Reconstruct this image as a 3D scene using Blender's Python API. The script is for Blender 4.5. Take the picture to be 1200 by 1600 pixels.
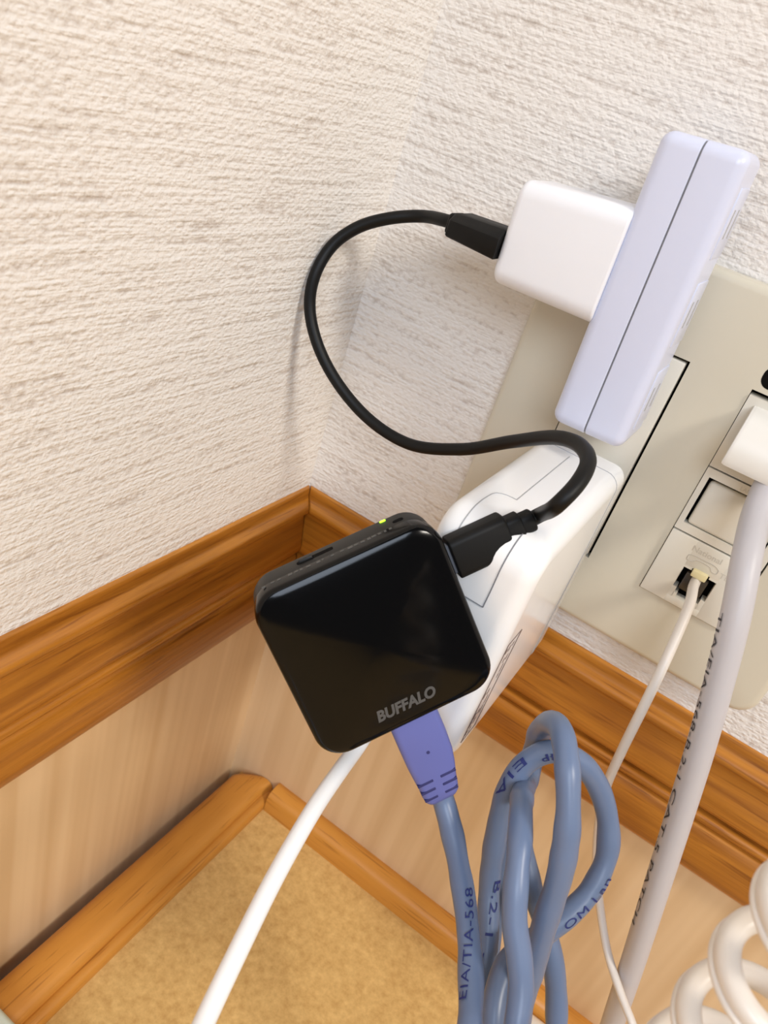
import bpy, bmesh, math, random
import numpy as np
from mathutils import Matrix, Vector

for o in list(bpy.data.objects):
    bpy.data.objects.remove(o)
scene = bpy.context.scene
COL = scene.collection
MM = 0.001          # everything below is written in millimetres

# ------------------------------------------------------------------ camera
CAM = np.array([132.262, -238.320, 155.166])
RT = np.array([0.81463168, 0.50823543, 0.27941365])
DN = np.array([0.47789302, -0.31523598, -0.8199052])
FW = np.array([-0.32862364, 0.80145058, -0.49968337])
FPX = 1207.29
cd = bpy.data.cameras.new('camera')
cam = bpy.data.objects.new('camera', cd)
COL.objects.link(cam)
cd.sensor_fit = 'HORIZONTAL'
cd.sensor_width = 36.0
cd.lens = 36.0 * FPX / 1200.0
cd.clip_start = 0.005
cd.clip_end = 20
M = Matrix.Identity(4)
for i in range(3):
    M[i][0] = RT[i]; M[i][1] = -DN[i]; M[i][2] = -FW[i]; M[i][3] = CAM[i] * MM
cam.matrix_world = M
cd.dof.use_dof = True
cd.dof.focus_distance = 0.215
cd.dof.aperture_fstop = 40
scene.camera = cam

# ------------------------------------------------------------------ light
scene.view_settings.view_transform = 'Standard'
scene.view_settings.look = 'None'
scene.view_settings.gamma = 1
scene.view_settings.use_curve_mapping = False
scene.view_settings.exposure = 0.0
wd = bpy.data.worlds.new('room_light'); scene.world = wd
wd.use_nodes = True
wd.node_tree.nodes['Background'].inputs[0].default_value = (1.0, 0.97, 0.94, 1)
wd.node_tree.nodes['Background'].inputs[1].default_value = 0.13

def area(name, loc, target, size, power, col):
    l = bpy.data.lights.new(name, 'AREA'); l.shape = 'SQUARE'
    l.size = size; l.energy = power; l.color = col
    o = bpy.data.objects.new(name, l); COL.objects.link(o)
    o.location = Vector(loc) * MM
    d = (Vector(target) - Vector(loc)).normalized()
    o.rotation_euler = d.to_track_quat('-Z', 'Y').to_euler()
    return o
# ceiling lamp of the room (warm) and the window on the right hand side (cool)
area('ceiling_lamp', (1600, -700, 1500), (80, -40, 0), 0.42, 29, (1.0, 0.93, 0.84))
area('window_daylight', (750, -1600, 1100), (90, -30, 60), 0.80, 20, (0.75, 0.85, 1.0))

# ------------------------------------------------------------------ materials
def lin(c):
    return tuple(((v / 255) / 12.92 if v / 255 <= 0.04045 else ((v / 255 + 0.055) / 1.055) ** 2.4) for v in c) + (1,)

class NT:
    def __init__(s, name):
        s.m = bpy.data.materials.new(name); s.m.use_nodes = True
        s.t = s.m.node_tree; s.b = s.t.nodes['Principled BSDF']
    def n(s, typ, **kw):
        x = s.t.nodes.new(typ)
        for k, v in kw.items():
            if k in x.inputs: x.inputs[k].default_value = v
            else: setattr(x, k, v)
        return x
    def l(s, a, b): s.t.links.new(a, b)

def mat(name, col, rough=0.4, spec=0.5, coat=0.0, sss=0.0, metal=0.0, grain=0.0, gscale=3000, mottle=0.0, emit=0.0):
    n = NT(name); b = n.b
    b.inputs['Base Color'].default_value = lin(col)
    b.inputs['Roughness'].default_value = rough
    b.inputs['Specular IOR Level'].default_value = spec
    b.inputs['Metallic'].default_value = metal
    b.inputs['Coat Weight'].default_value = coat
    b.inputs['Coat Roughness'].default_value = 0.15
    if sss:
        b.inputs['Subsurface Weight'].default_value = sss
        b.inputs['Subsurface Radius'].default_value = (1, 0.9, 0.8)
        b.inputs['Subsurface Scale'].default_value = 0.001
    tc = n.n('ShaderNodeTexCoord')
    if mottle:
        nz = n.n('ShaderNodeTexNoise', Scale=60.0, Detail=4.0)
        n.l(tc.outputs['Object'], nz.inputs['Vector'])
        mx = n.n('ShaderNodeMix', data_type='RGBA')
        c = lin(col)
        mx.inputs[6].default_value = tuple(v * (1 - mottle) for v in c[:3]) + (1,)
        mx.inputs[7].default_value = tuple(min(1, v * (1 + mottle)) for v in c[:3]) + (1,)
        n.l(nz.outputs['Fac'], mx.inputs[0]); n.l(mx.outputs[2], b.inputs['Base Color'])
    if grain:
        nz = n.n('ShaderNodeTexNoise', Scale=float(gscale), Detail=2.0)
        n.l(tc.outputs['Object'], nz.inputs['Vector'])
        bp = n.n('ShaderNodeBump', Strength=grain, Distance=0.0002)
        n.l(nz.outputs['Fac'], bp.inputs['Height']); n.l(bp.outputs[0], b.inputs['Normal'])
    if emit:
        b.inputs['Emission Color'].default_value = lin(col)
        b.inputs['Emission Strength'].default_value = emit
    return n.m

def wallpaper():
    n = NT('crepe_wallpaper'); b = n.b
    b.inputs['Roughness'].default_value = 0.75
    b.inputs['Specular IOR Level'].default_value = 0.25
    tc = n.n('ShaderNodeTexCoord')
    def noise(sc, scale, detail, rough=0.5, dist=0.0):
        mp = n.n('ShaderNodeMapping'); mp.inputs['Scale'].default_value = sc
        n.l(tc.outputs['Object'], mp.inputs['Vector'])
        z = n.n('ShaderNodeTexNoise', Scale=scale, Detail=detail, Roughness=rough, Distortion=dist)
        n.l(mp.outputs[0], z.inputs['Vector']); return z.outputs['Fac']
    ridge = noise((0.055, 0.055, 1.0), 470.0, 2.0, 0.55, 0.0)
    broad = noise((0.5, 0.5, 1.0), 160.0, 2.0, 0.5, 0.0)
    mp = n.n('ShaderNodeMapping'); mp.inputs['Scale'].default_value = (0.62, 0.62, 1.0)
    n.l(tc.outputs['Object'], mp.inputs['Vector'])
    vo = n.n('ShaderNodeTexVoronoi', feature='SMOOTH_F1', Scale=900.0, Randomness=1.0)
    vo.inputs['Smoothness'].default_value = 0.6
    n.l(mp.outputs[0], vo.inputs['Vector'])
    fine = noise((1, 1, 1), 1400.0, 2.0)
    def math_(op, a, bb):
        m = n.n('ShaderNodeMath', operation=op)
        for i, v in enumerate((a, bb)):
            if isinstance(v, (int, float)): m.inputs[i].default_value = v
            else: n.l(v, m.inputs[i])
        return m.outputs[0]
    bead = math_('SUBTRACT', 1.0, vo.outputs['Distance'])
    h = math_('ADD', math_('ADD', math_('MULTIPLY', ridge, 1.12), math_('MULTIPLY', bead, 0.48)), math_('ADD', math_('MULTIPLY', fine, 0.30), math_('MULTIPLY', broad, 0.10)))
    bp = n.n('ShaderNodeBump', Strength=0.7, Distance=0.0010)
    n.l(h, bp.inputs['Height']); n.l(bp.outputs[0], b.inputs['Normal'])
    cr = n.n('ShaderNodeValToRGB')  # relief shading put into the colour: hollows darker, raised beads lighter
    cr.color_ramp.elements[0].position = 0.62; cr.color_ramp.elements[0].color = lin((200, 190, 181))
    cr.color_ramp.elements[1].position = 0.95; cr.color_ramp.elements[1].color = lin((230, 225, 219))
    n.l(h, cr.inputs['Fac']); n.l(cr.outputs[0], b.inputs['Base Color'])
    return n.m

def wood(name, axis, c1, c2, rough=0.36):
    n = NT(name); b = n.b
    tc = n.n('ShaderNodeTexCoord')
    mp = n.n('ShaderNodeMapping')
    sc = [1.0, 1.0, 1.0]; sc['xyz'.index(axis)] = 0.045
    mp.inputs['Scale'].default_value = sc
    n.l(tc.outputs['Object'], mp.inputs['Vector'])
    z = n.n('ShaderNodeTexNoise', Scale=230.0, Detail=6.0, Roughness=0.62, Distortion=0.3)
    n.l(mp.outputs[0], z.inputs['Vector'])
    cr = n.n('ShaderNodeValToRGB')
    cr.color_ramp.elements[0].position = 0.30; cr.color_ramp.elements[0].color = lin(c1)
    cr.color_ramp.elements[1].position = 0.66; cr.color_ramp.elements[1].color = lin(c2)
    n.l(z.outputs['Fac'], cr.inputs['Fac'])
    z2 = n.n('ShaderNodeTexNoise', Scale=900.0, Detail=2.0)
    n.l(mp.outputs[0], z2.inputs['Vector'])
    cr2 = n.n('ShaderNodeValToRGB')
    cr2.color_ramp.elements[0].position = 0.30; cr2.color_ramp.elements[0].color = (0.55, 0.45, 0.38, 1)
    cr2.color_ramp.elements[1].position = 0.40; cr2.color_ramp.elements[1].color = (1, 1, 1, 1)
    n.l(z2.outputs['Fac'], cr2.inputs['Fac'])
    mx = n.n('ShaderNodeMix', data_type='RGBA', blend_type='MULTIPLY')
    mx.inputs[0].default_value = 0.7
    n.l(cr.outputs[0], mx.inputs[6]); n.l(cr2.outputs[0], mx.inputs[7])
    n.l(mx.outputs[2], b.inputs['Base Color'])
    b.inputs['Roughness'].default_value = rough
    b.inputs['Coat Weight'].default_value = 0.25
    b.inputs['Coat Roughness'].default_value = 0.3
    bp = n.n('ShaderNodeBump', Strength=0.25, Distance=0.0002)
    n.l(z2.outputs['Fac'], bp.inputs['Height']); n.l(bp.outputs[0], b.inputs['Normal'])
    return n.m

def panel(name):
    n = NT(name); b = n.b
    tc = n.n('ShaderNodeTexCoord')
    mp = n.n('ShaderNodeMapping'); mp.inputs['Scale'].default_value = (1, 1, 0.02)
    n.l(tc.outputs['Object'], mp.inputs['Vector'])
    z = n.n('ShaderNodeTexNoise', Scale=110.0, Detail=2.0)
    n.l(mp.outputs[0], z.inputs['Vector'])
    cr = n.n('ShaderNodeValToRGB')
    cr.color_ramp.elements[0].position = 0.35; cr.color_ramp.elements[0].color = lin((209, 176, 133))
    cr.color_ramp.elements[1].position = 0.62; cr.color_ramp.elements[1].color = lin((223, 193, 152))
    n.l(z.outputs['Fac'], cr.inputs['Fac']); n.l(cr.outputs[0], b.inputs['Base Color'])
    b.inputs['Roughness'].default_value = 0.42
    f = n.n('ShaderNodeTexNoise', Scale=1600.0, Detail=2.0)
    n.l(tc.outputs['Object'], f.inputs['Vector'])
    bp = n.n('ShaderNodeBump', Strength=0.12, Distance=0.0002)
    n.l(f.outputs['Fac'], bp.inputs['Height']); n.l(bp.outputs[0], b.inputs['Normal'])
    return n.m

def floor_mat():
    n = NT('mottled_tan_vinyl'); b = n.b
    tc = n.n('ShaderNodeTexCoord')
    z = n.n('ShaderNodeTexNoise', Scale=300.0, Detail=5.0, Roughness=0.7)
    n.l(tc.outputs['Object'], z.inputs['Vector'])
    cr = n.n('ShaderNodeValToRGB')
    cr.color_ramp.elements[0].position = 0.30; cr.color_ramp.elements[0].color = lin((190, 150, 88))
    cr.color_ramp.elements[1].position = 0.70; cr.color_ramp.elements[1].color = lin((222, 186, 120))
    n.l(z.outputs['Fac'], cr.inputs['Fac']); n.l(cr.outputs[0], b.inputs['Base Color'])
    b.inputs['Roughness'].default_value = 0.5
    return n.m

MT = dict(
    wallpaper=wallpaper(), panel=panel('beige_wall_panel'), floor=floor_mat(),
    wood_x=wood('oak_varnish_x', 'x', (146, 85, 22), (202, 133, 44)),
    wood_y=wood('oak_varnish_y', 'y', (146, 85, 22), (202, 133, 44)),
    base_x=wood('baseboard_wood_x', 'x', (196, 132, 50), (206, 142, 58), 0.45),
    base_y=wood('baseboard_wood_y', 'y', (196, 132, 50), (206, 142, 58), 0.45),
    gap=mat('dark_gap', (14, 12, 11), 0.9, 0.1),
    plate=mat('ivory_plastic', (206, 199, 181), 0.26, 0.5),
    insert=mat('light_ivory_plastic', (216, 211, 198), 0.35),
    white=mat('white_plastic', (240, 240, 240), 0.17, 0.5, sss=0.15),
    whitem=mat('white_satin_plastic', (233, 234, 239), 0.38, 0.5, sss=0.15),
    tap=mat('cool_white_plastic', (208, 213, 234), 0.3, 0.5, sss=0.1),
    greyline=mat('grey_seam', (120, 122, 128), 0.6),
    lightline=mat('light_grey_seam', (170, 170, 172), 0.6),
    black=mat('black_rubber', (8, 8, 8), 0.5, 0.28),
    blackm=mat('black_moulded_plastic', (10, 10, 10), 0.55, 0.25),
    gloss=mat('glossy_black_plastic', (5, 5, 6), 0.14, 0.24),
    matte=mat('dark_matte_plastic', (19, 18, 17), 0.48, 0.35),
    logo=mat('grey_print', (78, 78, 78), 0.5),
    dimprint=mat('dim_print', (84, 82, 78), 0.6),
    led=mat('green_led', (170, 255, 40), 0.3, emit=3.0),
    blue=mat('blue_grey_cable_jacket', (104, 121, 152), 0.36, 0.45, mottle=0.06),
    boot=mat('periwinkle_boot', (100, 106, 168), 0.42, 0.4),
    bootdark=mat('boot_slot', (44, 46, 100), 0.6),
    ink=mat('navy_ink', (30, 44, 110), 0.6),
    darkink=mat('black_ink', (52, 50, 56), 0.6),
    brownink=mat('brown_ink', (110, 92, 84), 0.6),
    grey=mat('pale_grey_cable_jacket', (188, 184, 186), 0.42, 0.45),
    tel=mat('off_white_telephone_cable', (222, 214, 205), 0.4, 0.45),
    coil=mat('cream_white_coil', (224, 216, 206), 0.33, 0.5),
    clear=mat('clear_yellowed_plastic', (226, 214, 168), 0.2, 0.6),
    pale=mat('pale_sage_plastic', (196, 206, 192), 0.5),
    cream=mat('cream_cable_jacket', (230, 222, 208), 0.45),
    metal=mat('brass_blade', (190, 170, 120), 0.3, metal=1.0),
)

# ------------------------------------------------------------------ helpers
ORG = {}
def link(name, verts, faces, m, parent=None, smooth=True, angle=40, origin=None):
    """one mesh object; verts in mm, world coordinates"""
    V = np.array(verts, float)
    if parent is not None: org = ORG[parent.name]
    else: org = np.array(origin if origin is not None else (0, 0, 0), float)
    me = bpy.data.meshes.new(name)
    me.from_pydata([tuple(v) for v in (V - org) * MM], [], [tuple(f) for f in faces])
    me.validate(); me.update()
    bmx = bmesh.new(); bmx.from_mesh(me)
    bmesh.ops.recalc_face_normals(bmx, faces=bmx.faces)
    if smooth:
        ca = math.radians(angle)
        for f in bmx.faces: f.smooth = True
        for e in bmx.edges:
            if len(e.link_faces) == 2 and e.calc_face_angle(0) > ca: e.smooth = False
    bmx.to_mesh(me); bmx.free()
    if m: me.materials.append(m)
    o = bpy.data.objects.new(name, me); COL.objects.link(o)
    if parent is not None:
        o.parent = parent
    else:
        o.location = Vector(org) * MM
    ORG[o.name] = org
    return o

def thing(name, label, cat, loc, group=None):
    o = bpy.data.objects.new(name, None); COL.objects.link(o)
    o.empty_display_size = 0.005
    o.location = Vector(loc) * MM
    o['label'] = label; o['category'] = cat
    if group: o['group'] = group
    ORG[o.name] = np.array(loc, float)
    return o

def struct(o):
    o['kind'] = 'structure'; return o

def bm_vf(bm):
    bm.verts.ensure_lookup_table(); bm.verts.index_update()
    r = [v.co[:] for v in bm.verts], [[v.index for v in f.verts] for f in bm.faces]
    bm.free(); return r

def rbox(lo, hi, r=1.0, seg=3):
    bm = bmesh.new(); bmesh.ops.create_cube(bm, size=1)
    lo = np.array(lo, float); hi = np.array(hi, float)
    for v in bm.verts: v.co = Vector((lo + hi) / 2 + np.array(v.co[:]) * (hi - lo))
    if r > 0:
        bmesh.ops.bevel(bm, geom=bm.edges[:], offset=r, segments=seg, profile=0.5, affect='EDGES', clamp_overlap=True)
    return bm_vf(bm)

def rrect(w, h, r, n=8, cx=0, cy=0):
    """rounded rectangle, counter-clockwise; r may be 4 radii (++,-+,--,+-)"""
    rs = r if isinstance(r, (list, tuple)) else [r] * 4
    out = []
    for k, (sx, sy) in enumerate(((1, 1), (-1, 1), (-1, -1), (1, -1))):
        q = rs[k]
        for i in range(n + 1):
            a = math.pi / 2 * (k + i / n)
            out.append((cx + sx * (w / 2 - q) + q * math.cos(a), cy + sy * (h / 2 - q) + q * math.sin(a)))
    return out

def prism(prof, d0, d1, f, bev=(0.0, 0.0), seg=4):
    """profile (u,v) swept from depth d0 to d1; ends rounded inward by bev; f maps (u,v,w) to world"""
    prof = np.array(prof, float); n = len(prof)
    nx = np.roll(prof, -1, 0) - np.roll(prof, 1, 0)
    nn = np.stack([nx[:, 1], -nx[:, 0]], 1); nn /= np.maximum(np.linalg.norm(nn, axis=1, keepdims=True), 1e-9)
    rings = []
    s = 1 if d1 > d0 else -1
    if bev[0] > 0:
        for i in range(seg + 1):
            a = math.pi / 2 * i / seg
            rings.append((bev[0] * (1 - math.sin(a)), d0 + s * bev[0] * (1 - math.cos(a))))
    else: rings.append((0, d0))
    if bev[1] > 0:
        for i in range(seg + 1):
            a = math.pi / 2 * i / seg
            rings.append((bev[1] * (1 - math.cos(a)), d1 - s * bev[1] * (1 - math.sin(a))))
    else: rings.append((0, d1))
    V = []; F = []
    for inset, w in rings:
        for p, q in zip(prof, nn):
            pp = p - q * inset
            V.append(f(pp[0], pp[1], w))
    for k in range(len(rings) - 1):
        for i in range(n):
            j = (i + 1) % n
            F.append((k * n + i, k * n + j, (k + 1) * n + j, (k + 1) * n + i))
    F.append(tuple(range(n - 1, -1, -1)))
    F.append(tuple(range((len(rings) - 1) * n, len(rings) * n)))
    return V, F

def catmull(P, step=1.2, closed=False):
    P = np.array(P, float); n = len(P)
    out = []
    for i in range(n - 1):
        p1, p2 = P[i], P[i + 1]
        p0 = P[i - 1] if i > 0 else 2 * p1 - p2
        p3 = P[i + 2] if i + 2 < n else 2 * p2 - p1
        k = max(2, int(np.linalg.norm(p2[:3] - p1[:3]) / step))
        d1 = max(np.linalg.norm(p1 - p0), 1e-6) ** 0.5; d2 = max(np.linalg.norm(p2 - p1), 1e-6) ** 0.5; d3 = max(np.linalg.norm(p3 - p2), 1e-6) ** 0.5
        m1 = (p1 - p0) / d1 - (p2 - p0) / (d1 + d2) + (p2 - p1) / d2
        m2 = (p2 - p1) / d2 - (p3 - p1) / (d2 + d3) + (p3 - p2) / d3
        m1 = m1 * d2; m2 = m2 * d2
        for j in range(k):
            t = j / k
            out.append((2 * t**3 - 3 * t**2 + 1) * p1 + (t**3 - 2 * t**2 + t) * m1 + (-2 * t**3 + 3 * t**2) * p2 + (t**3 - t**2) * m2)
    out.append(P[-1])
    return np.array(out)

def frames(Q):
    T = np.gradient(Q, axis=0); T /= np.linalg.norm(T, axis=1, keepdims=True)
    N = np.zeros_like(T)
    a = np.array([0, 0, 1.0]) if abs(T[0][2]) < 0.9 else np.array([1.0, 0, 0])
    v = a - T[0] * (a @ T[0]); N[0] = v / np.linalg.norm(v)
    for i in range(1, len(Q)):
        v = N[i - 1] - T[i] * (N[i - 1] @ T[i]); N[i] = v / np.linalg.norm(v)
    return T, N, np.cross(T, N)

def tube(Q, r, seg=14, prof=None, lump=0.0, seed=0):
    T, N, B = frames(Q); n = len(Q)
    r = np.full(n, float(r)) if np.isscalar(r) else np.array(r, float)
    if lump:
        rnd = np.random.RandomState(seed)
        w = rnd.randn(n + 40)
        k = np.hanning(7); w = np.convolve(w, k / k.sum(), 'same')[20:20 + n]
        r = r * (1 + lump * w)
    V = []; F = []
    if prof is None: prof = [(math.cos(2 * math.pi * i / seg), math.sin(2 * math.pi * i / seg)) for i in range(seg)]
    seg = len(prof)
    for i in range(n):
        for (a, b) in prof: V.append(Q[i] + r[i] * (a * N[i] + b * B[i]))
    for i in range(n - 1):
        for j in range(seg):
            k = (j + 1) % seg
            F.append((i * seg + j, i * seg + k, (i + 1) * seg + k, (i + 1) * seg + j))
    F.append(tuple(range(seg - 1, -1, -1))); F.append(tuple(range((n - 1) * seg, n * seg)))
    return V, F

def merge(*parts):
    V = []; F = []
    for v, f in parts:
        o = len(V); V += [tuple(x) for x in v]; F += [tuple(i + o for i in g) for g in f]
    return V, F

def text_vf(body, size, shear=0.0, weight=0.0, spacing=1.0, res=3, fine=0):
    cu = bpy.data.curves.new('lettering', 'FONT'); cu.body = body; cu.size = size
    cu.shear = shear; cu.offset = weight * size; cu.space_character = spacing; cu.resolution_u = res
    cu.align_x = 'LEFT'
    o = bpy.data.objects.new('lettering', cu); COL.objects.link(o)
    bpy.context.view_layer.update()
    me = bpy.data.meshes.new_from_object(o.evaluated_get(bpy.context.evaluated_depsgraph_get()))
    bm = bmesh.new(); bm.from_mesh(me)
    bmesh.ops.triangulate(bm, faces=bm.faces[:])
    for k in range(fine):
        bmesh.ops.subdivide_edges(bm, edges=[e for e in bm.edges if e.calc_length() > 0.16 * size], cuts=1)
        bmesh.ops.triangulate(bm, faces=bm.faces[:])
    V, F = bm_vf(bm)
    bpy.data.objects.remove(o); bpy.data.curves.remove(cu); bpy.data.meshes.remove(me)
    return np.array([(v[0], v[1]) for v in V]), F

def px(u, v, d):
    """a point d mm deep on the sight line through a picture point"""
    return CAM + d * (FW + RT * (u - 600) / FPX + DN * (v - 800) / FPX)

def tube_text(Q, r, body, s0, length, ang0, ang1, flip=False, size=2.4, aspect=1.0):
    """lettering wrapped on a cable from arc length s0 over length; ang = turn away from the side facing the room"""
    T, N, B = frames(Q)
    seg = np.linalg.norm(np.diff(Q, axis=0), axis=1); S = np.concatenate([[0], np.cumsum(seg)])
    V, F = text_vf(body, size, fine=3, spacing=1.08)
    w = V[:, 0].max()
    out = []
    for x, y in V:
        t = x / w; s = s0 + (length * t if not flip else -length * t)
        i = min(max(np.searchsorted(S, s) - 1, 0), len(Q) - 2)
        a = (s - S[i]) / max(S[i + 1] - S[i], 1e-6)
        c = Q[i] * (1 - a) + Q[i + 1] * a
        tt = T[i] * (1 if not flip else -1)
        n = CAM - c; n -= tt * (n @ tt); n /= np.linalg.norm(n)
        b = np.cross(n, tt)          # up direction of the letters
        th = math.radians(ang0 + (ang1 - ang0) * t) + (y - size * 0.35) / r
        out.append(c + (r + 0.14) * (math.cos(th) * n + math.sin(th) * b))
    return out, F

def arclen_at(Q, u, v):
    """arc length where the cable passes nearest a picture point"""
    D = Q - CAM; z = D @ FW
    uu = 600 + FPX * (D @ RT) / z; vv = 800 + FPX * (D @ DN) / z
    i = int(np.argmin((uu - u) ** 2 + (vv - v) ** 2))
    seg = np.linalg.norm(np.diff(Q, axis=0), axis=1); S = np.concatenate([[0], np.cumsum(seg)])
    return S[i]

def box_vf(lo, hi): return rbox(lo, hi, 0)

# ------------------------------------------------------------------ the setting
ZF = -172.2        # floor level; z = 0 is the top of the chair rail
FAR = 1500
def slab(lo, hi, name, m): return struct(link(name, *box_vf(lo, hi), m, smooth=False))
slab((-30, 0, -30), (FAR, 30, 1300), 'wall_right', MT['wallpaper'])
slab((-30, -FAR, -30), (0, 0, 1300), 'wall_left', MT['wallpaper'])
slab((-30, 0, ZF - 20), (FAR, 30, -30), 'wall_lower_right', MT['panel'])
slab((-30, -FAR, ZF - 20), (0, 0, -30), 'wall_lower_left', MT['panel'])
slab((6.2, -FAR, ZF - 20), (FAR, 0, ZF), 'floor', MT['floor'])

RAIL = [(0.0, 0.0), (0.9, 0.0), (1.5, -0.5), (1.9, -1.3), (2.1, -2.4), (2.7, -3.4), (4.0, -4.2), (5.4, -5.0), (6.4, -6.0), (6.7, -7.1), (6.3, -8.0),
        (4.6, -8.7), (3.6, -10.0), (3.5, -11.8), (4.4, -14.0), (6.0, -16.4), (7.5, -18.8), (8.5, -21.4), (8.5, -23.8), (7.6, -25.8), (6.0, -27.3), (4.6, -28.0),
        (4.5, -28.8), (6.1, -29.3), (7.3, -30.3), (7.3, -31.4), (6.6, -32.3), (5.2, -32.8), (5.2, -33.7), (7.2, -34.6), (8.6, -36.6), (9.6, -39.2), (10.0, -42.2),
        (9.8, -45.4), (9.0, -48.6), (7.6, -51.6), (5.6, -54.0), (3.4, -55.4), (0.0, -56.0)]
def rail(name, side, m):
    V = []; F = []; n = len(RAIL)
    ends = []
    for (o, z) in RAIL:
        wob = 0.46 + 0.07 * math.sin(z * 0.9) + 0.05 * math.sin(z * 2.3 + 1)
        if side == 'left': ends.append(((o, -o - wob, z), (o, -FAR, z)))
        else: ends.append(((o + wob, -o, z), (FAR, -o, z)))
    for a, b in ends: V += [a, b]
    for i in range(n):
        j = (i + 1) % n
        F.append((2 * i, 2 * j, 2 * j + 1, 2 * i + 1))
    F.append(tuple(2 * i for i in range(n))); F.append(tuple(2 * i + 1 for i in range(n - 1, -1, -1)))
    return struct(link(name, V, F, m, angle=55))
rail('trim_1', 'left', MT['wood_y'])
rail('trim_2', 'right', MT['wood_x'])

# skirting strips lying along the foot of the walls
def strip(name, prof, p0, p1, ax, m, endround=0.0):
    pts = []
    N = 7 if endround else 1
    V = []; F = []; n = len(prof)
    rows = []
    if endround:
        for i in range(N):
            a = math.pi / 2 * i / (N - 1)
            rows.append((p0 - endround * math.sin(a) * (1 if p1 < p0 else -1), 1 - 0.42 * (1 - math.sin(a)) ** 1.6))
    else: rows.append((p0, 1.0))
    rows.append((p1, 1.0))
    zt = max(q[1] for q in prof)
    cx = max(q[0] for q in prof)
    for w, sc in rows:
        for (o, z) in prof:
            oo = cx - (cx - o) * sc
            zz = ZF + (z - ZF) * (0.75 + 0.25 * sc if sc < 1 else 1)
            V.append((oo, w, zz) if ax == 'y' else (w, -oo, zz))
    for k in range(len(rows) - 1):
        for i in range(n):
            j = (i + 1) % n
            F.append((k * n + i, k * n + j, (k + 1) * n + j, (k + 1) * n + i))
    F.append(tuple(range(n - 1, -1, -1))); F.append(tuple(range((len(rows) - 1) * n, len(rows) * n)))
    return struct(link(name, V, F, m, angle=50))
PL = [(6.4, ZF), (6.0, -168.5), (7.0, -166.0), (9.2, -164.2), (12.5, -163.2), (17, -163.0), (20.5, -163.6), (22.8, -164.8), (23.6, -166.4), (24.2, -167.2), (24.9, -166.6), (27.2, -166.9), (28.4, -168.2), (28.6, -170), (28.6, ZF)]
strip('baseboard_left', PL, -0.4, -FAR, 'y', MT['base_y'], endround=9)
PR = [(0.0, ZF), (0.0, -160.4), (1.5, -159.7), (3.5, -159.6), (6.5, -160.2), (8.4, -161.4), (9.3, -163.2), (9.6, -166), (9.6, ZF)]
strip('baseboard_right', PR, 28.8, FAR, 'x', MT['base_x'])

# ------------------------------------------------------------------ wall plate with sockets
plate = thing('outlet_wall_plate', 'wide ivory two-gang wall plate with sockets and a telephone jack', 'wall plate', (119, 0, 11))
X0, X1, Z0, Z1, YP = 61.0, 177.0, 11.5, 130.5, -6.0
OPEN = [(83.4, 110.8, 35.0, 105.0), (128.8, 156.8, 35.0, 105.0)]
def plate_mesh():
    xs = [X0, 83.4, 110.8, 128.8, 156.8, X1]; zs = [Z0, 35.0, 105.0, Z1]
    bm = bmesh.new(); g = {}
    for i, x in enumerate(xs):
        for k, z in enumerate(zs): g[i, k] = bm.verts.new((x, -0.02, z))
    fs = []
    for i in range(5):
        for k in range(3):
            if k == 1 and i in (1, 3): continue
            fs.append(bm.faces.new((g[i, k], g[i + 1, k], g[i + 1, k + 1], g[i, k + 1])))
    ex = bmesh.ops.extrude_face_region(bm, geom=fs)
    for v in [q for q in ex['geom'] if isinstance(q, bmesh.types.BMVert)]: v.co.y = YP
    def outer(co): return abs(co.x - X0) < .01 or abs(co.x - X1) < .01 or abs(co.z - Z0) < .01 or abs(co.z - Z1) < .01
    ce = [e for e in bm.edges if all((abs(v.co.x - X0) < .01 or abs(v.co.x - X1) < .01) and (abs(v.co.z - Z0) < .01 or abs(v.co.z - Z1) < .01) for v in e.verts) and abs(e.verts[0].co.y - e.verts[1].co.y) > 1]
    bmesh.ops.bevel(bm, geom=ce, offset=7, segments=6, profile=0.5, affect='EDGES')
    re = [e for e in bm.edges if all(abs(v.co.y - YP) < .01 for v in e.verts) and len(e.link_faces) == 2 and any(abs(f.normal.y) < 0.3 for f in e.link_faces) and not any(a - .5 < (e.verts[0].co.x + e.verts[1].co.x) / 2 < b + .5 and c - .5 < (e.verts[0].co.z + e.verts[1].co.z) / 2 < d + .5 for a, b, c, d in OPEN)]
    bm.normal_update()
    re = [e for e in bm.edges if all(abs(v.co.y - YP) < .01 for v in e.verts) and len(e.link_faces) == 2 and any(abs(f.normal.y) < 0.3 for f in e.link_faces) and not any(a - .5 < (e.verts[0].co.x + e.verts[1].co.x) / 2 < b + .5 and c - .5 < (e.verts[0].co.z + e.verts[1].co.z) / 2 < d + .5 for a, b, c, d in OPEN)]
    bmesh.ops.bevel(bm, geom=re, offset=2.6, segments=4, profile=0.5, affect='EDGES')
    return bm_vf(bm)
pc = link('cover', *plate_mesh(), MT['plate'], plate, angle=35)
for (a, b, c, d) in OPEN:
    link('opening_back', *box_vf((a, -2.0, c), (b, -0.5, d)), MT['gap'], plate, smooth=False)
# left gang: power socket block, right edge leaves a dark gap
ins = link('socket_block', *rbox((83.7, -6.4, 35.9), (109.95, -1.9, 104.1), 0.4, 2), MT['insert'], plate)
for zc in (50, 93):
    for dx in (-3.2, 3.2):
        link('blade_slot', *box_vf((96.8 + dx - 0.8, -6.45, zc - 3.5), (96.8 + dx + 0.8, -5, zc + 3.5)), MT['gap'], ins, smooth=False)
# slotted screw recess in the cover above the right gang
link('screw_recess', *prism(rrect(14, 6.2, 2.6, 6, 136.4, 109.6), -5.5, -6.06, lambda u, v, w: (u, w, v)), MT['gap'], plate)
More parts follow.
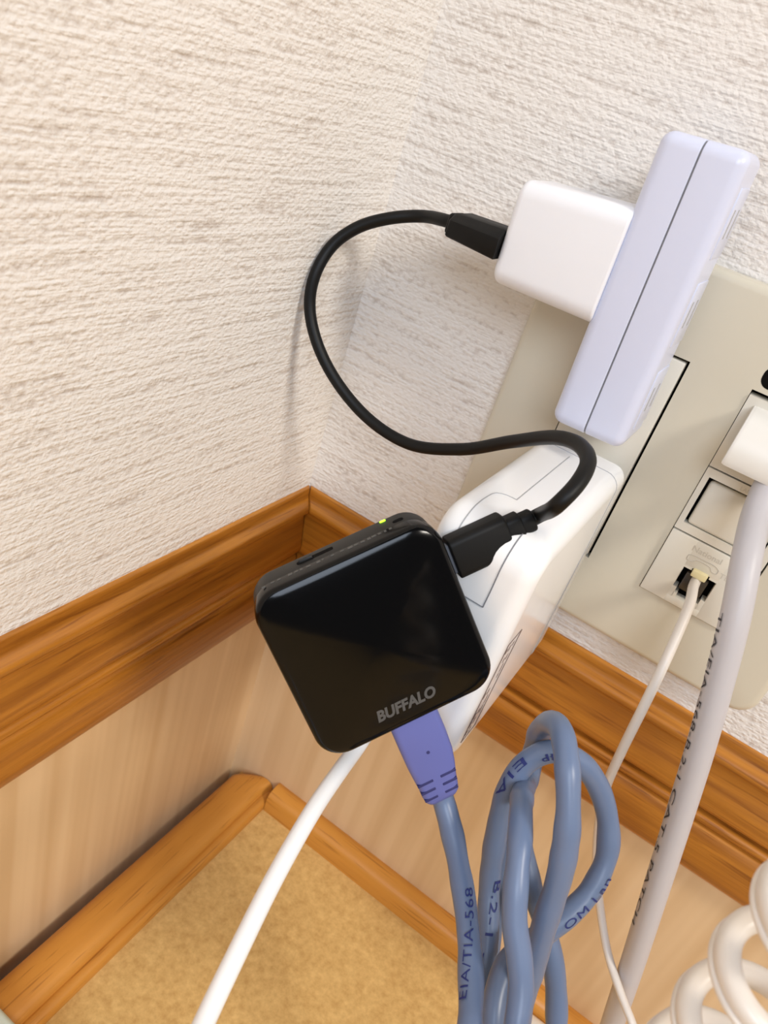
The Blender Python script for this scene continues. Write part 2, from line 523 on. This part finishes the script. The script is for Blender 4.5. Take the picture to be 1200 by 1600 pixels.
# right gang: three modules
def holed(x0, x1, z0, z1, hx0, hx1, hz0, hz1, yb, yf):
    """a module front with a rectangular recess"""
    return merge(box_vf((x0, yf, z0), (hx0, yb, z1)), box_vf((hx1, yf, z0), (x1, yb, z1)),
                 box_vf((hx0, yf, z0), (hx1, yb, hz0)), box_vf((hx0, yf, hz1), (hx1, yb, z1)))
# telephone jack (lowest)
tj = link('telephone_jack', *merge(rbox((129.0, -7.2, 35.5), (137.4, -1.9, 58.4), 0.35, 2), rbox((147.6, -7.2, 35.5), (156.2, -1.9, 58.4), 0.35, 2),
          rbox((136.9, -7.2, 35.5), (148.1, -1.9, 38.2), 0.35, 2), rbox((136.9, -7.2, 49.6), (148.1, -1.9, 58.4), 0.35, 2)), MT['insert'], plate)
link('jack_cavity', *merge(box_vf((137.2, -3.2, 38), (147.8, -2.2, 49.8))), MT['gap'], tj, smooth=False)
link('jack_step', *merge(box_vf((137.0, -7.15, 38.0), (138.6, -2.2, 41.6)), box_vf((146.4, -7.15, 38.0), (148.0, -2.2, 41.6)), box_vf((138.5, -7.15, 38.0), (139.6, -2.2, 39.8)), box_vf((145.4, -7.15, 38.0), (146.5, -2.2, 39.8)),
     box_vf((137.0, -7.15, 48.9), (139.7, -2.2, 50)), box_vf((145.2, -7.15, 48.9), (148, -2.2, 50))), MT['insert'], tj, smooth=False)
def flat_text(name, body, size, x, y, z, m, parent, **kw):
    V, F = text_vf(body, size, **kw)
    return link(name, [(x + a, y, z + b) for a, b in V], F, m, parent, smooth=False)
emb = mat('embossed_ivory', (196, 190, 178), 0.5)
flat_text('maker_lettering', 'National', 2.7, 136.6, -7.24, 54.9, emb, tj, weight=0.01)
flat_text('jack_lettering', 'TEL', 2.5, 147.2, -7.24, 51.0, emb, tj)
hs = catmull([(136.9, -7.22, 51.6), (136.9, -7.22, 53.2), (138.4, -7.22, 53.7), (141.5, -7.22, 53.8), (145.0, -7.22, 53.7), (146.3, -7.22, 53.0), (146.3, -7.22, 51.7), (144.6, -7.22, 51.7), (144.0, -7.22, 52.6), (139.4, -7.22, 52.6), (138.6, -7.22, 51.6), (136.9, -7.22, 51.6)], 0.5)
link('handset_emblem', *tube(hs, 0.14, 6), emb, tj)
# shuttered data jack (middle)
sj = link('shuttered_jack', *holed(129.0, 156.2, 59.0, 80.3, 130.7, 147.4, 61.6, 77.6, -1.9, -6.9), MT['insert'], plate, smooth=False)
link('shutter_cavity', *box_vf((130.7, -3.4, 61.6), (147.4, -2.4, 77.6)), MT['gap'], sj, smooth=False)
def sh_f():
    V, F = rbox((131.5, -6.6, 61.7), (147.2, -4.0, 76.3), 1.1, 3)
    return [(x, y + (0.9 if z > 70 else 0) + max(0, z - 66) * 0.06, z) for x, y, z in V], F
link('shutter', *sh_f(), MT['insert'], sj)
link('name_strip_slot', *prism(rrect(1.5, 6.5, 0.7, 4, 149.2, 69.3), -6.5, -6.95, lambda u, v, w: (u, w, v)), MT['gap'], sj)
fr = catmull([(150.8, -6.92, 61.2), (152.6, -6.92, 61.2), (153.4, -6.92, 61.9), (153.5, -6.92, 63.5), (153.5, -6.92, 70), (153.5, -6.92, 78)], 0.8)
link('name_strip_outline', *tube(fr, 0.22, 6), MT['gap'], sj)
flat_text('jack_lettering', 'LAN', 1.7, 139.4, -6.95, 78.2, emb, sj)
# data jack in use (top)
dj = link('data_jack', *holed(129.0, 156.2, 80.7, 103.6, 135.5, 151, 84.6, 98, -1.9, -6.6), MT['insert'], plate, smooth=False)
link('jack_cavity', *box_vf((135.4, -3.0, 84.5), (151.1, -2.0, 98.2)), MT['gap'], dj, smooth=False)
def hood():
    prof = [(-6.5, 101.5), (-10.5, 101.2), (-15.5, 98.0), (-19.0, 93.0), (-19.6, 88.2), (-18.8, 86.4), (-17.6, 86.6), (-17.4, 89.5), (-14.0, 95.8), (-9.5, 98.6), (-6.5, 98.8)]
    V, F = prism(prof, 132.2, 154.5, lambda u, v, w: (w, u, v))
    c1 = prism([(-6.5, 101.4), (-10.5, 101.1), (-15.5, 97.9), (-19.0, 92.9), (-19.5, 88.2), (-18.7, 86.5), (-6.5, 86.5)], 131.4, 133.0, lambda u, v, w: (w, u, v), (0.5, 0.3), 2)
    c2 = prism([(-6.5, 101.4), (-10.5, 101.1), (-15.5, 97.9), (-19.0, 92.9), (-19.5, 88.2), (-18.7, 86.5), (-6.5, 86.5)], 153.8, 155.4, lambda u, v, w: (w, u, v), (0.3, 0.5), 2)
    return merge((V, F), c1, c2)
link('hood', *hood(), mat('white_hood_plastic', (226, 223, 216), 0.32), dj, angle=35)

# ------------------------------------------------------------------ white plug-in tap (tall) with outlets on its sides
TIL = math.radians(2.3)
def tl(p):   # the tap leans a little to the left
    x, y, z = p[0], p[1], p[2]
    dx, dz = x - 97.0, z - 81.0
    return (97.0 + dx * math.cos(TIL) - dz * math.sin(TIL), y, 81.0 + dx * math.sin(TIL) + dz * math.cos(TIL))
tap = thing('plug_in_socket_tap', 'tall white plug-in socket tap with a dark centre seam, on the wall plate', 'socket tap', (96, -8, 81))
TXL, TXR, TZ0, TZ1, TY0, TY1 = 86.0, 107.4, 80.6, 157.6, -8.0, -31.5
XM = 96.3
def half(x0, x1, outer_left):
    W_ = TZ1 - TZ0; D_ = TY0 - TY1
    prof = rrect(D_, W_, (3.0, 3.4, 3.4, 3.0), 6, (TY0 + TY1) / 2, (TZ0 + TZ1) / 2)
    bev = (3.0, 0.25) if outer_left else (0.25, 3.0)
    return prism(prof, x0, x1, lambda u, v, w: tl((w, u, v)), bev, 5)
link('half_shell', *half(TXL, XM - 0.22, True), MT['tap'], tap)
rh = link('half_shell', *half(XM + 0.22, TXR, False), MT['tap'], tap)
link('seam', *prism(rrect(TY0 - TY1 - 0.7, TZ1 - TZ0 - 0.7, 3.0, 6, (TY0 + TY1) / 2, (TZ0 + TZ1) / 2), XM - 0.3, XM + 0.3, lambda u, v, w: tl((w, u, v))), MT['greyline'], tap)
# raised outlet panels and fine lines on the right-hand side
for (za, zb) in ((86, 103), (110, 127), (133, 150)):
    op = link('outlet_face', *[(lambda vf: ([tl(p) for p in vf[0]], vf[1]))(rbox((TXR - 0.3, -25.5, za), (TXR + 0.35, -11.5, zb), 0.3, 2))][0], MT['tap'], tap)
    for yy in (-21.8, -15.4):
        link('blade_slot', *[(lambda vf: ([tl(p) for p in vf[0]], vf[1]))(box_vf((TXR - 0.2, yy - 0.8, za + 5), (TXR + 0.40, yy + 0.8, zb - 5)))][0], MT['lightline'], op, smooth=False)
for dx in (-6.3, 6.3):
    link('plug_blade', *box_vf((97 + dx / 2 - 0.7, -9, 91), (97 + dx / 2 + 0.7, -5.2, 97)), MT['metal'], tap, smooth=False)

# ------------------------------------------------------------------ USB charger on the tap's left side
chg = thing('usb_charger', 'small white cube USB charger plugged into the left side of the tall tap', 'charger', (69, -21, 109))
def chg_vf():
    prof = rrect(22.5, 25.6, (3.2, 4.2, 4.2, 3.2), 7, -21.2, 121.8)      # (y, z) section
    V, F = prism(prof, 54.6, 85.2, lambda u, v, w: (w, u, v), (2.2, 0.7), 5)
    out = []
    for x, y, z in V:
        t = (85 - x) / 30.0
        dx, dz = x - 97, z - 81
        x2 = 97 + dx * math.cos(TIL * .6) - (dz - 40) * math.sin(TIL)
        z2 = z + dx * math.sin(TIL * .6) * 0.4 + max(0, (z - 109) / 25.6) * (4.2 - 2.2 * t)
        out.append((x2, y, z2))
    return out, F
link('body', *chg_vf(), MT['whitem'], chg)
link('usb_port', *box_vf((53.9, -27.8, 116.6), (54.6, -14.6, 121.6)), MT['gap'], chg, smooth=False)

# ------------------------------------------------------------------ big white power adapter
ad = thing('laptop_power_adapter', 'large glossy white square power adapter plugged in below the tall tap', 'power adapter', (96, -8.5, -3))
AX0, AX1, AY0, AY1, AZ0, AZ1 = 82.6, 110.2, -7.0, -85.0, -3.0, 70.0
SEAM = -20.0
fx = lambda u, v, w: (w, u, v)
profA = rrect(AY0 - AY1, AZ1 - AZ0, (5.0, 9.0, 9.0, 5.0), 10, (AY0 + AY1) / 2, (AZ0 + AZ1) / 2)   # (y, z)
body = link('body', *prism(profA, AX0, AX1, fx, (4.6, 4.6), 7), MT['white'], ad, angle=60)
# seam ring near the wall, seam along the top, cable wing outlines
def ring_pts(y, g=0.03):
    out = []
    for (u, v) in rrect(AX1 - AX0 + 2 * g, AZ1 - AZ0 + 2 * g, 4.6, 6, (AX0 + AX1) / 2, (AZ0 + AZ1) / 2): out.append((u, y, v))
    out.append(out[0]); return np.array(out)
link('seam', *tube(ring_pts(SEAM), 0.16, 6), MT['lightline'], body)
link('seam', *tube(np.array([(94.2, -23.0, AZ1 + 0.02), (94.2, -44.0, AZ1 + 0.02), (94.2, -65.0, AZ1 + 0.02)]), 0.15, 6), MT['lightline'], body)
def wrap(x, a0, a1, n=14, top=True):
    """line at constant x following the rounded front corner: a in degrees, 0 = front face, 90 = top face"""
    out = []
    cy, cz = AY1 + 9.0, (AZ1 - 9.0) if top else (AZ0 + 9.0)
    for i in range(n + 1):
        a = math.radians(a0 + (a1 - a0) * i / n)
        out.append((x, cy - 9.03 * math.cos(a), cz + (1 if top else -1) * 9.03 * math.sin(a)))
    return out
yF = AY1 - 0.03; zT = AZ1 + 0.03
w1 = np.array([(88.4, yF, 50.5), (95, yF, 50.5), (101.6, yF, 50.5)] )
w2 = catmull([(101.6, yF, 50.5), (101.7, yF, 56), (101.7, yF, 61)] + wrap(101.7, 8, 90, 10) + [(101.6, -70, zT)], 1.0)
w3 = catmull([(88.4, yF, 50.5), (88.4, yF, 61)] + wrap(88.4, 8, 90, 10) + [(88.4, -72, zT), (89.2, -67, zT), (91.5, -65.3, zT), (94.2, -65, zT)], 1.0)
wing = link('cable_wing', *merge(tube(w1, 0.16, 6), tube(w2, 0.16, 6)), MT['greyline'], body)
link('cable_wing', *tube(w3, 0.15, 6), MT['lightline'], body)
w4 = catmull([(101.6, yF, 24), (101.7, yF, 12), (101.7, yF, 6)] + wrap(101.7, 8, 60, 8, False), 1.0)
w5 = np.array([(88.4, yF, 24), (95, yF, 24), (101.6, yF, 24)])
link('cable_wing', *merge(tube(w4, 0.16, 6), tube(w5, 0.16, 6)), MT['greyline'], body)
# printed approval box on the right-hand face
def rect_line(y0, y1, z0, z1, x): 
    q = np.array([(x, y0, z0), (x, y1, z0), (x, y1, z1), (x, y0, z1), (x, y0, z0)], float)
    return merge(*[tube(np.array([q[i], (q[i] + q[i + 1]) / 2, q[i + 1]]), 0.17, 6) for i in range(4)])
lab = link('approval_print', *rect_line(-79.5, -70.5, 5, 41, AX1 + 0.02), MT['brownink'], body)
random.seed(4)
bars = []
z = 38.5
while z > 8:
    for yy in (-77.6, -75.4, -73.2):
        ln = random.uniform(1.2, 3.4)
        if random.random() < 0.72: bars.append(box_vf((AX1 - 0.02, yy - 0.45, z - ln), (AX1 + 0.06, yy + 0.45, z)))
    z -= random.uniform(3.2, 4.6)
link('approval_print', *merge(*bars), MT['brownink'], body, smooth=False)
for dx in (-3.2, 3.2):
    link('plug_blade', *box_vf((96.8 + dx - 0.7, -8, 43), (96.8 + dx + 0.7, -5.2, 49)), MT['metal'], ad, smooth=False)
# its own output cable
QW = catmull([(93.0, -84.0, 16.5), (92.0, -89.5, 14.0), px(585, 1130, 200), px(555, 1172, 195), px(530, 1206, 188), px(490, 1265, 178), px(430, 1370, 164), px(375, 1480, 152), px(318, 1600, 141), px(280, 1690, 132), px(240, 1800, 124)], 1.5)
link('output_cable', *tube(QW, 2.08, 16), MT['white'], ad)
link('strain_relief', *tube(np.array([(93.2, -83.5, 16.8), (92.9, -85.5, 16.2), (92.4, -88.2, 14.8), (92.0, -90, 13.8)]), [3.4, 3.2, 2.8, 2.3], 16), MT['white'], ad)

# ------------------------------------------------------------------ travel router
RW = np.array([[0.5137, -0.6141, 0.5992], [0.6603, -0.163, -0.7331], [0.5479, 0.7722, 0.3218]])
RC = np.array([88.13, -107.79, 42.56])
rp = lambda x, y, z: RC + RW @ np.array([x, y, z])
ro = thing('travel_router', 'small glossy black square router hanging in front of the white adapter', 'router', tuple(rp(0, 0, -14)))
RS = 22.6
def dome():
    """glossy lid: rounded square, four shallow facets rising to the middle"""
    prof = np.array(rrect(2 * RS, 2 * RS, 6.6, 10)); n = len(prof)
    V = []; F = []
    rings = [(1.0, -5.6), (1.0, -1.6), (0.992, -0.9), (0.978, -0.45), (0.955, -0.15), (0.90, 0.12), (0.75, 0.62), (0.55, 1.15), (0.35, 1.55), (0.18, 1.78), (0.07, 1.88)]
    for s, z in rings:
        for p in prof: V.append(rp(p[0] * s, p[1] * s, z))
    V.append(rp(0, 0, 1.9))
    for k in range(len(rings) - 1):
        for i in range(n):
            j = (i + 1) % n; F.append((k * n + i, k * n + j, (k + 1) * n + j, (k + 1) * n + i))
    L = (len(rings) - 1) * n
    for i in range(n): F.append((L + i, L + (i + 1) % n, len(V) - 1))
    F.append(tuple(range(n - 1, -1, -1)))
    return V, F
lid = link('lid', *dome(), MT['gloss'], ro, angle=30)
fr_ = lambda u, v, w: rp(u, v, w)
case = link('case', *prism(rrect(2 * RS - 0.3, 2 * RS - 0.3, 6.5, 10), -14.2, -5.9, fr_, (1.6, 0.15), 4), MT['matte'], ro, angle=50)
link('seam', *prism(rrect(2 * RS - 1.2, 2 * RS - 1.2, 6.2, 10), -6.2, -5.3, fr_), MT['gap'], ro)
V, F = text_vf('BUFFALO', 4.2, shear=0.22, weight=0.042, spacing=1.02)
wid = V[:, 0].max()
def lidz(x, y):
    s = max(abs(x), abs(y)) / RS
    return float(np.interp(s, [0.07, 0.18, 0.35, 0.55, 0.75, 0.90, 0.955], [1.88, 1.78, 1.55, 1.15, 0.62, 0.12, -0.15]))
link('maker_lettering', [rp(-7.6 + a / wid * 15.2, -17.9 + b, lidz(0, -17.9 + b) + 0.06) for a, b in V], F, MT['logo'], lid, smooth=False)
# top edge: lamp, slide switch, small print
yt = RS - 0.13
link('status_lamp', *prism(rrect(1.5, 0.95, 0.45, 5, 12.6, -12.0), yt - 0.3, yt + 0.12, lambda u, v, w: rp(u, w, v)), MT['led'], ro)
link('switch_slot', *prism(rrect(9, 1.8, 0.5, 4, -5.0, -9.6), yt - 0.3, yt + 0.06, lambda u, v, w: rp(u, w, v)), MT['gap'], case)
link('slide_switch', *[(lambda vf: ([rp(*p) for p in vf[0]], vf[1]))(rbox((-9.0, yt - 0.3, -10.2), (-5.6, yt + 0.7, -9.0), 0.2, 2))][0], MT['matte'], case)
link('reset_button', *prism(rrect(2.6, 1.7, 0.8, 5, 15.6, -8.2), yt - 0.8, yt + 0.06, lambda u, v, w: rp(u, w, v)), MT['gap'], case)
random.seed(9)
tick = []
x = -18.5
while x < 13:
    w_ = random.uniform(0.5, 1.2)
    if random.random() < 0.82:
        h_ = random.uniform(0.5, 1.2); zc = -4.6 + random.uniform(-.2, .2)
        tick.append(([rp(*p) for p in box_vf((x, yt, zc - h_ / 2), (x + w_, RS + 0.12, zc + h_ / 2))[0]], box_vf((0, 0, 0), (1, 1, 1))[1]))
    x += w_ + random.uniform(0.25, 0.9)
link('edge_print', *merge(*tick), MT['dimprint'], lid, smooth=False)
link('network_port', *[(lambda vf: ([rp(*p) for p in vf[0]], vf[1]))(box_vf((-6.9, -RS - 0.05, -12.2), (6.9, -RS + 1, -2.2)))][0], MT['gap'], ro, smooth=False)
link('power_port', *[(lambda vf: ([rp(*p) for p in vf[0]], vf[1]))(box_vf((RS - 1, 4.6, -8.8), (RS + 0.05, 13.2, -5.2)))][0], MT['gap'], ro, smooth=False)

# ------------------------------------------------------------------ black USB cable from charger to router
uc = thing('usb_cable', 'short black USB cable looping from the white charger to the router', 'cable', tuple(rp(31, 9, -7)))
def rbox_r(lo, hi, r, seg=3):
    V, F = rbox(lo, hi, r, seg); return [rp(*p) for p in V], F
link('device_plug', *prism(rrect(10.2, 6.6, 1.7, 5, 8.9, -7.0), RS + 1.2, 38.5, lambda u, v, w: rp(w, u, v), (0.5, 0.9), 3), MT['blackm'], uc, angle=50)
link('plug_shell', *rbox_r((RS - 2, 5.0, -8.4), (RS + 1.4, 12.8, -5.6), 0.6, 2), MT['greyline'], uc)
link('plug_collar', *prism(rrect(7.0, 5.0, 1.4, 5, 9.0, -7.0), 38.3, 42.2, lambda u, v, w: rp(w, u, v), (0.2, 0.5), 3), MT['blackm'], uc, angle=50)
link('plug_collar', *prism(rrect(5.4, 4.4, 1.6, 5, 9.1, -7.0), 42.0, 45.4, lambda u, v, w: rp(w, u, v), (0.2, 0.6), 3), MT['blackm'], uc, angle=50)
ux = 53.6
QU = catmull([rp(43.5, 9.1, -7), rp(47, 9.4, -6.8), px(873, 787, 164), px(903, 755, 164.5), px(919, 722, 169), px(907, 697, 177), px(872, 684, 188), px(800, 690, 208), px(720, 702, 226), px(640, 694, 238), px(580, 658, 243), px(530, 602, 244), px(497, 540, 242.5), px(484, 480, 240), px(492, 430, 237), px(520, 383, 235.5), px(560, 355, 233.5), px(610, 341, 231), px(660, 338, 228.5), (35.2, -26.6, 118.2), (39.0, -27.2, 118.6)], 1.0)
link('cable', *tube(QU, 1.85, 14), MT['black'], uc)
def usba():
    prof = [(-33.4, 115.0), (-20.9, 115.0), (-20.3, 115.6), (-20.3, 121.6), (-21.6, 122.9), (-31.4, 122.9), (-34.0, 120.6), (-34.0, 115.6)]
    return prism(prof, 38.6, 54.6, lambda u, v, w: (w, u, 119 + (v - 119) * (0.80 + 0.2 * (w - 38.6) / 16) - 0.3), (0.9, 0.2), 3)
link('charger_plug', *usba(), MT['blackm'], uc, angle=45)
link('plug_collar', *rbox((36.8, -31.2, 115.6), (39.4, -23.2, 121.4), 1.0, 3), MT['blackm'], uc)

# ------------------------------------------------------------------ blue network cable
lan = thing('blue_network_cable', 'blue-grey network cable with a periwinkle plug, bundled below the black router', 'cable', tuple(rp(0, -30, -7)))
def boot_vf():
    prof_rows = [(-21.8, 12.0, 8.2, 0.3), (-22.6, 12.4, 8.6, 0.3), (-30, 12.5, 8.8, 0.2), (-36, 12.2, 8.8, 0.0), (-40, 11.3, 8.6, -0.3), (-43, 10.3, 8.3, -0.6), (-45.8, 9.8, 8.2, -0.9), (-47.6, 9.2, 7.8, -1.0), (-48.7, 8.0, 6.8, -1.1), (-49.1, 6.6, 5.6, -1.1)]
    V = []; F = []
    for y, w, h, cx in prof_rows:
        for (u, v) in rrect(w, h, min(1.6, h / 3), 5, cx, -7.0): V.append(rp(u, y, v))
    n = len(V) // len(prof_rows)
    for k in range(len(prof_rows) - 1):
        for i in range(n):
            j = (i + 1) % n; F.append((k * n + i, k * n + j, (k + 1) * n + j, (k + 1) * n + i))
    F.append(tuple(range(n - 1, -1, -1))); F.append(tuple(range(len(V) - n, len(V))))
    return V, F
bt = link('plug_boot', *boot_vf(), MT['boot'], lan, angle=50)
link('plug_body', *rbox_r((-5.8, -23, -11), (5.8, -14, -3.2), 0.4, 2), MT['clear'], lan)
for k, yy in enumerate((-41.4, -43.9, -46.3)):
    for s in (-1, 1):
        cx = -0.55 - 0.25 * k
        hw = (5.15, 4.85, 4.5)[k]
        a, b = (cx - hw - 0.05, cx - 1.0) if s < 0 else (cx + 1.0, cx + hw + 0.05)
        zt = -7 + (4.25, 4.15, 4.05)[k]
        link('grip_slot', *[(lambda vf: ([rp(*p) for p in vf[0]], vf[1]))(rbox((a, yy - 0.38, zt - 2.2), (b, yy + 0.38, zt + 0.12), 0.12, 1))][0], MT['bootdark'], bt)
link('boot_dimple', *prism(rrect(0.9, 0.9, 0.44, 4, 0.1, -33.4), -3.2, -2.55, lambda u, v, w: rp(u, v, w)), MT['bootdark'], bt)
c0 = rp(-1.1, -45, -7); c1 = rp(-1.2, -50.5, -7)
PB = [c0, c1, px(706, 1300, 196), px(718, 1360, 192), px(729, 1430, 187), px(735, 1500, 181), px(736, 1560, 175), px(734, 1620, 169), px(735, 1700, 168), px(741, 1740, 178), px(749, 1700, 190),
      px(752, 1600, 197), px(756, 1540, 200), px(762, 1460, 203), px(765, 1380, 205), px(776, 1300, 203), px(793, 1235, 200), px(824, 1190, 197), px(862, 1174, 195.5), px(905, 1190, 197), px(936, 1232, 200), px(950, 1285, 201), px(947, 1340, 201), px(922, 1392, 200), px(880, 1435, 198), px(835, 1470, 196.5), px(797, 1500, 193), px(778, 1545, 189), px(771, 1600, 186), px(775, 1680, 186), px(795, 1700, 190),
      px(804, 1630, 191), px(815, 1570, 189), px(832, 1510, 185), px(852, 1440, 180), px(874, 1370, 176), px(886, 1300, 173.5), px(888, 1240, 173.5), px(885, 1185, 175.5), px(877, 1143, 181), px(860, 1129, 190), px(842, 1146, 202), px(832, 1182, 208), px(825, 1216, 206), px(817, 1238, 195), px(814, 1270, 184), px(812, 1320, 178), px(806, 1385, 175), px(804, 1440, 174), px(812, 1500, 173), px(814, 1550, 172), px(806, 1610, 170), px(806, 1690, 172), px(835, 1735, 190), px(864, 1690, 208),
      px(869, 1610, 212), px(869, 1550, 212), px(863, 1495, 212), px(848, 1440, 213), px(831, 1385, 214), px(818, 1330, 215), px(808, 1295, 216), px(793, 1310, 217), px(780, 1370, 218), px(768, 1460, 218), px(758, 1560, 216), px(752, 1700, 214), px(750, 1900, 212)]
QB = catmull(PB, 1.3)
link('cable', *tube(QB, 2.95, 16, lump=0.06, seed=3), MT['blue'], lan, angle=80)
def ptext(name, Q, r, body, a, b, ang0, ang1, size, m, parent, sizey=None):
    s0 = arclen_at(Q, *a); s1 = arclen_at(Q, *b)
    V, F = tube_text(Q, r, body, s0, abs(s1 - s0), ang0, ang1, s1 < s0, size)
    return link(name, V, F, m, parent, smooth=False)
ptext('jacket_lettering', QB[:int(len(QB) * .3)], 3.0, 'EIA/TIA-568', (733, 1575), (727, 1385), 42, -30, 3.0, MT['ink'], lan)
# the other stretch of lettering runs along the outer loop
iS = int(np.argmin(np.linalg.norm(QB - px(749, 1700, 190), axis=1))); iE = int(np.argmin(np.linalg.norm(QB - px(797, 1500, 193), axis=1)))
QL = QB[iS:iE]
ptext('jacket_lettering', QL, 3.0, 'OM Lan', (877, 1438), (942, 1362), -38, -52, 2.9, MT['ink'], lan)
ptext('jacket_lettering', QL, 3.0, '4P', (872, 1174), (848, 1178), 30, 24, 2.6, MT['ink'], lan)
ptext('jacket_lettering', QL, 3.0, 'EIA', (832, 1184), (789, 1240), -10, -34, 2.9, MT['ink'], lan)
ptext('jacket_lettering', QL, 3.0, 'B.2-1 -', (767, 1362), (757, 1500), 48, -10, 2.9, MT['ink'], lan)

# ------------------------------------------------------------------ pale grey network cable from the wall jack
gl = thing('grey_network_cable', 'thick pale grey network cable hanging from the top data jack, with black lettering', 'cable', (144, -14, 86))
QG = catmull([(144.5, -9.0, 94), (144.7, -11.5, 89.5), (145.0, -15.5, 84.5), (146.0, -21.0, 78.5), px(1168, 866, 201), px(1150, 960, 200), px(1125, 1060, 204), px(1094, 1170, 211), px(1060, 1280, 221), px(1025, 1390, 234), px(990, 1500, 251), px(960, 1590, 270), px(942, 1645, 286), px(925, 1700, 300)], 1.6)
link('cable', *tube(QG, 3.85, 18), MT['grey'], gl)
link('plug_body', *rbox((138.8, -13.5, 86.2), (150.3, -5, 96.5), 0.6, 2), MT['grey'], gl)
ptext('jacket_lettering', QG, 3.9, 'TIA/EIA-568-B.2-1', (1150, 960), (1085, 1215), -62, -52, 2.7, MT['darkink'], gl)
ptext('jacket_lettering', QG, 3.9, 'CAT.5 PATCH', (1080, 1228), (1010, 1440), -50, -58, 2.6, MT['darkink'], gl)

# ------------------------------------------------------------------ thin telephone cable
tc_ = thing('telephone_cable', 'thin off-white telephone cable running down from the telephone jack', 'cable', (142.4, -7, 45))
QT = catmull([(142.4, -6.0, 46.2), (142.5, -10, 45.8), px(1078, 942, 229), px(1050, 1010, 225), px(1010, 1095, 226), px(972, 1172, 232), px(947, 1230, 240), px(935, 1290, 248), px(932, 1350, 255), px(938, 1420, 258), px(950, 1490, 256), px(969, 1550, 250), px(990, 1605, 245), px(1010, 1670, 242)], 1.5)
oval = [(math.cos(2 * math.pi * i / 14) * 1.0, math.sin(2 * math.pi * i / 14) * 0.75) for i in range(14)]
link('cable', *tube(QT, np.linspace(2.05, 1.75, len(QT)), prof=oval), MT['tel'], tc_)
link('modular_plug', *rbox((138.9, -6.6, 41.2), (145.8, -3.2, 47.6), 0.4, 2), mat('smoky_plug', (58, 52, 46), 0.25), tc_)
link('plug_clip', *rbox((140.0, -9.0, 47.9), (144.7, -4.0, 50.2), 0.4, 2), MT['clear'], tc_)

# ------------------------------------------------------------------ coiled handset cord at lower right
cc = thing('coiled_handset_cord', 'cream-white coiled handset cord in the lower right corner', 'cord', tuple(px(1150, 1500, 118)))
def coil():
    th = math.radians(47)
    vw = px(1167, 1496, 1) - CAM; vw /= np.linalg.norm(vw)
    im = RT * -0.61 + DN * 0.79; im -= vw * (im @ vw); im /= np.linalg.norm(im)
    a = im * math.sin(th) + vw * math.cos(th)
    e1 = -np.cross(vw, im); e1 /= np.linalg.norm(e1)
    e2 = np.cross(a, e1); e2 /= np.linalg.norm(e2)
    if e2 @ vw < 0: e2 = -e2
    cen = px(1183, 1556, 116)
    Rr = 7.0; pit = 13.8
    Q = []; E = []
    for i in range(-2 * 64, 5 * 64 + 1):
        t = 2 * math.pi * i / 64
        rad = e1 * math.cos(t) + e2 * math.sin(t)
        Q.append(cen + a * pit * i / 64 + rad * Rr)
        E.append((rad, a))
    return np.array(Q), E, a
QC, EC, AXC = coil()
def coil_mesh(r, off=(0, 0), sq=(1, 1), seg=14):
    V = []; F = []; n = len(QC)
    T = np.gradient(QC, axis=0); T /= np.linalg.norm(T, axis=1, keepdims=True)
    for i in range(n):
        rad = EC[i][0]; b = np.cross(T[i], rad); b /= np.linalg.norm(b)
        if b @ AXC < 0: b = -b
        c = QC[i] + rad * off[0] + b * off[1]
        for j in range(seg):
            q = 2 * math.pi * j / seg
            V.append(c + r * (sq[0] * math.cos(q) * rad + sq[1] * math.sin(q) * b))
    for i in range(n - 1):
        for j in range(seg):
            k = (j + 1) % seg
            F.append((i * seg + j, i * seg + k, (i + 1) * seg + k, (i + 1) * seg + j))
    F.append(tuple(range(seg - 1, -1, -1))); F.append(tuple(range((n - 1) * seg, n * seg)))
    return V, F
link('cord', *coil_mesh(1.95), MT['coil'], cc, angle=80)
link('ridge', *coil_mesh(0.62, (1.6, 1.5)), MT['coil'], cc, angle=80)

# ------------------------------------------------------------------ small things at the lower edge
pb = link('pale_box', *rbox((1.0, -200, -162.95), (46, -147.2, -149.5), 2.0, 4), MT['pale'], origin=(23, -173, -162.95))
pb['label'] = 'corner of a pale sage green box at the lower left edge of the picture'
pb['category'] = 'box'
QF = np.array([(x, -14.3 - 0.5 * math.sin(x / 40), ZF + 4.05) for x in np.linspace(150, 420, 40)])
cr_ = link('floor_cable', *tube(QF, 4.0, 14), MT['cream'], origin=(180, -14, ZF))
cr_['label'] = 'cream cable lying on the floor along the right baseboard, below the blue cable'
cr_['category'] = 'cable'
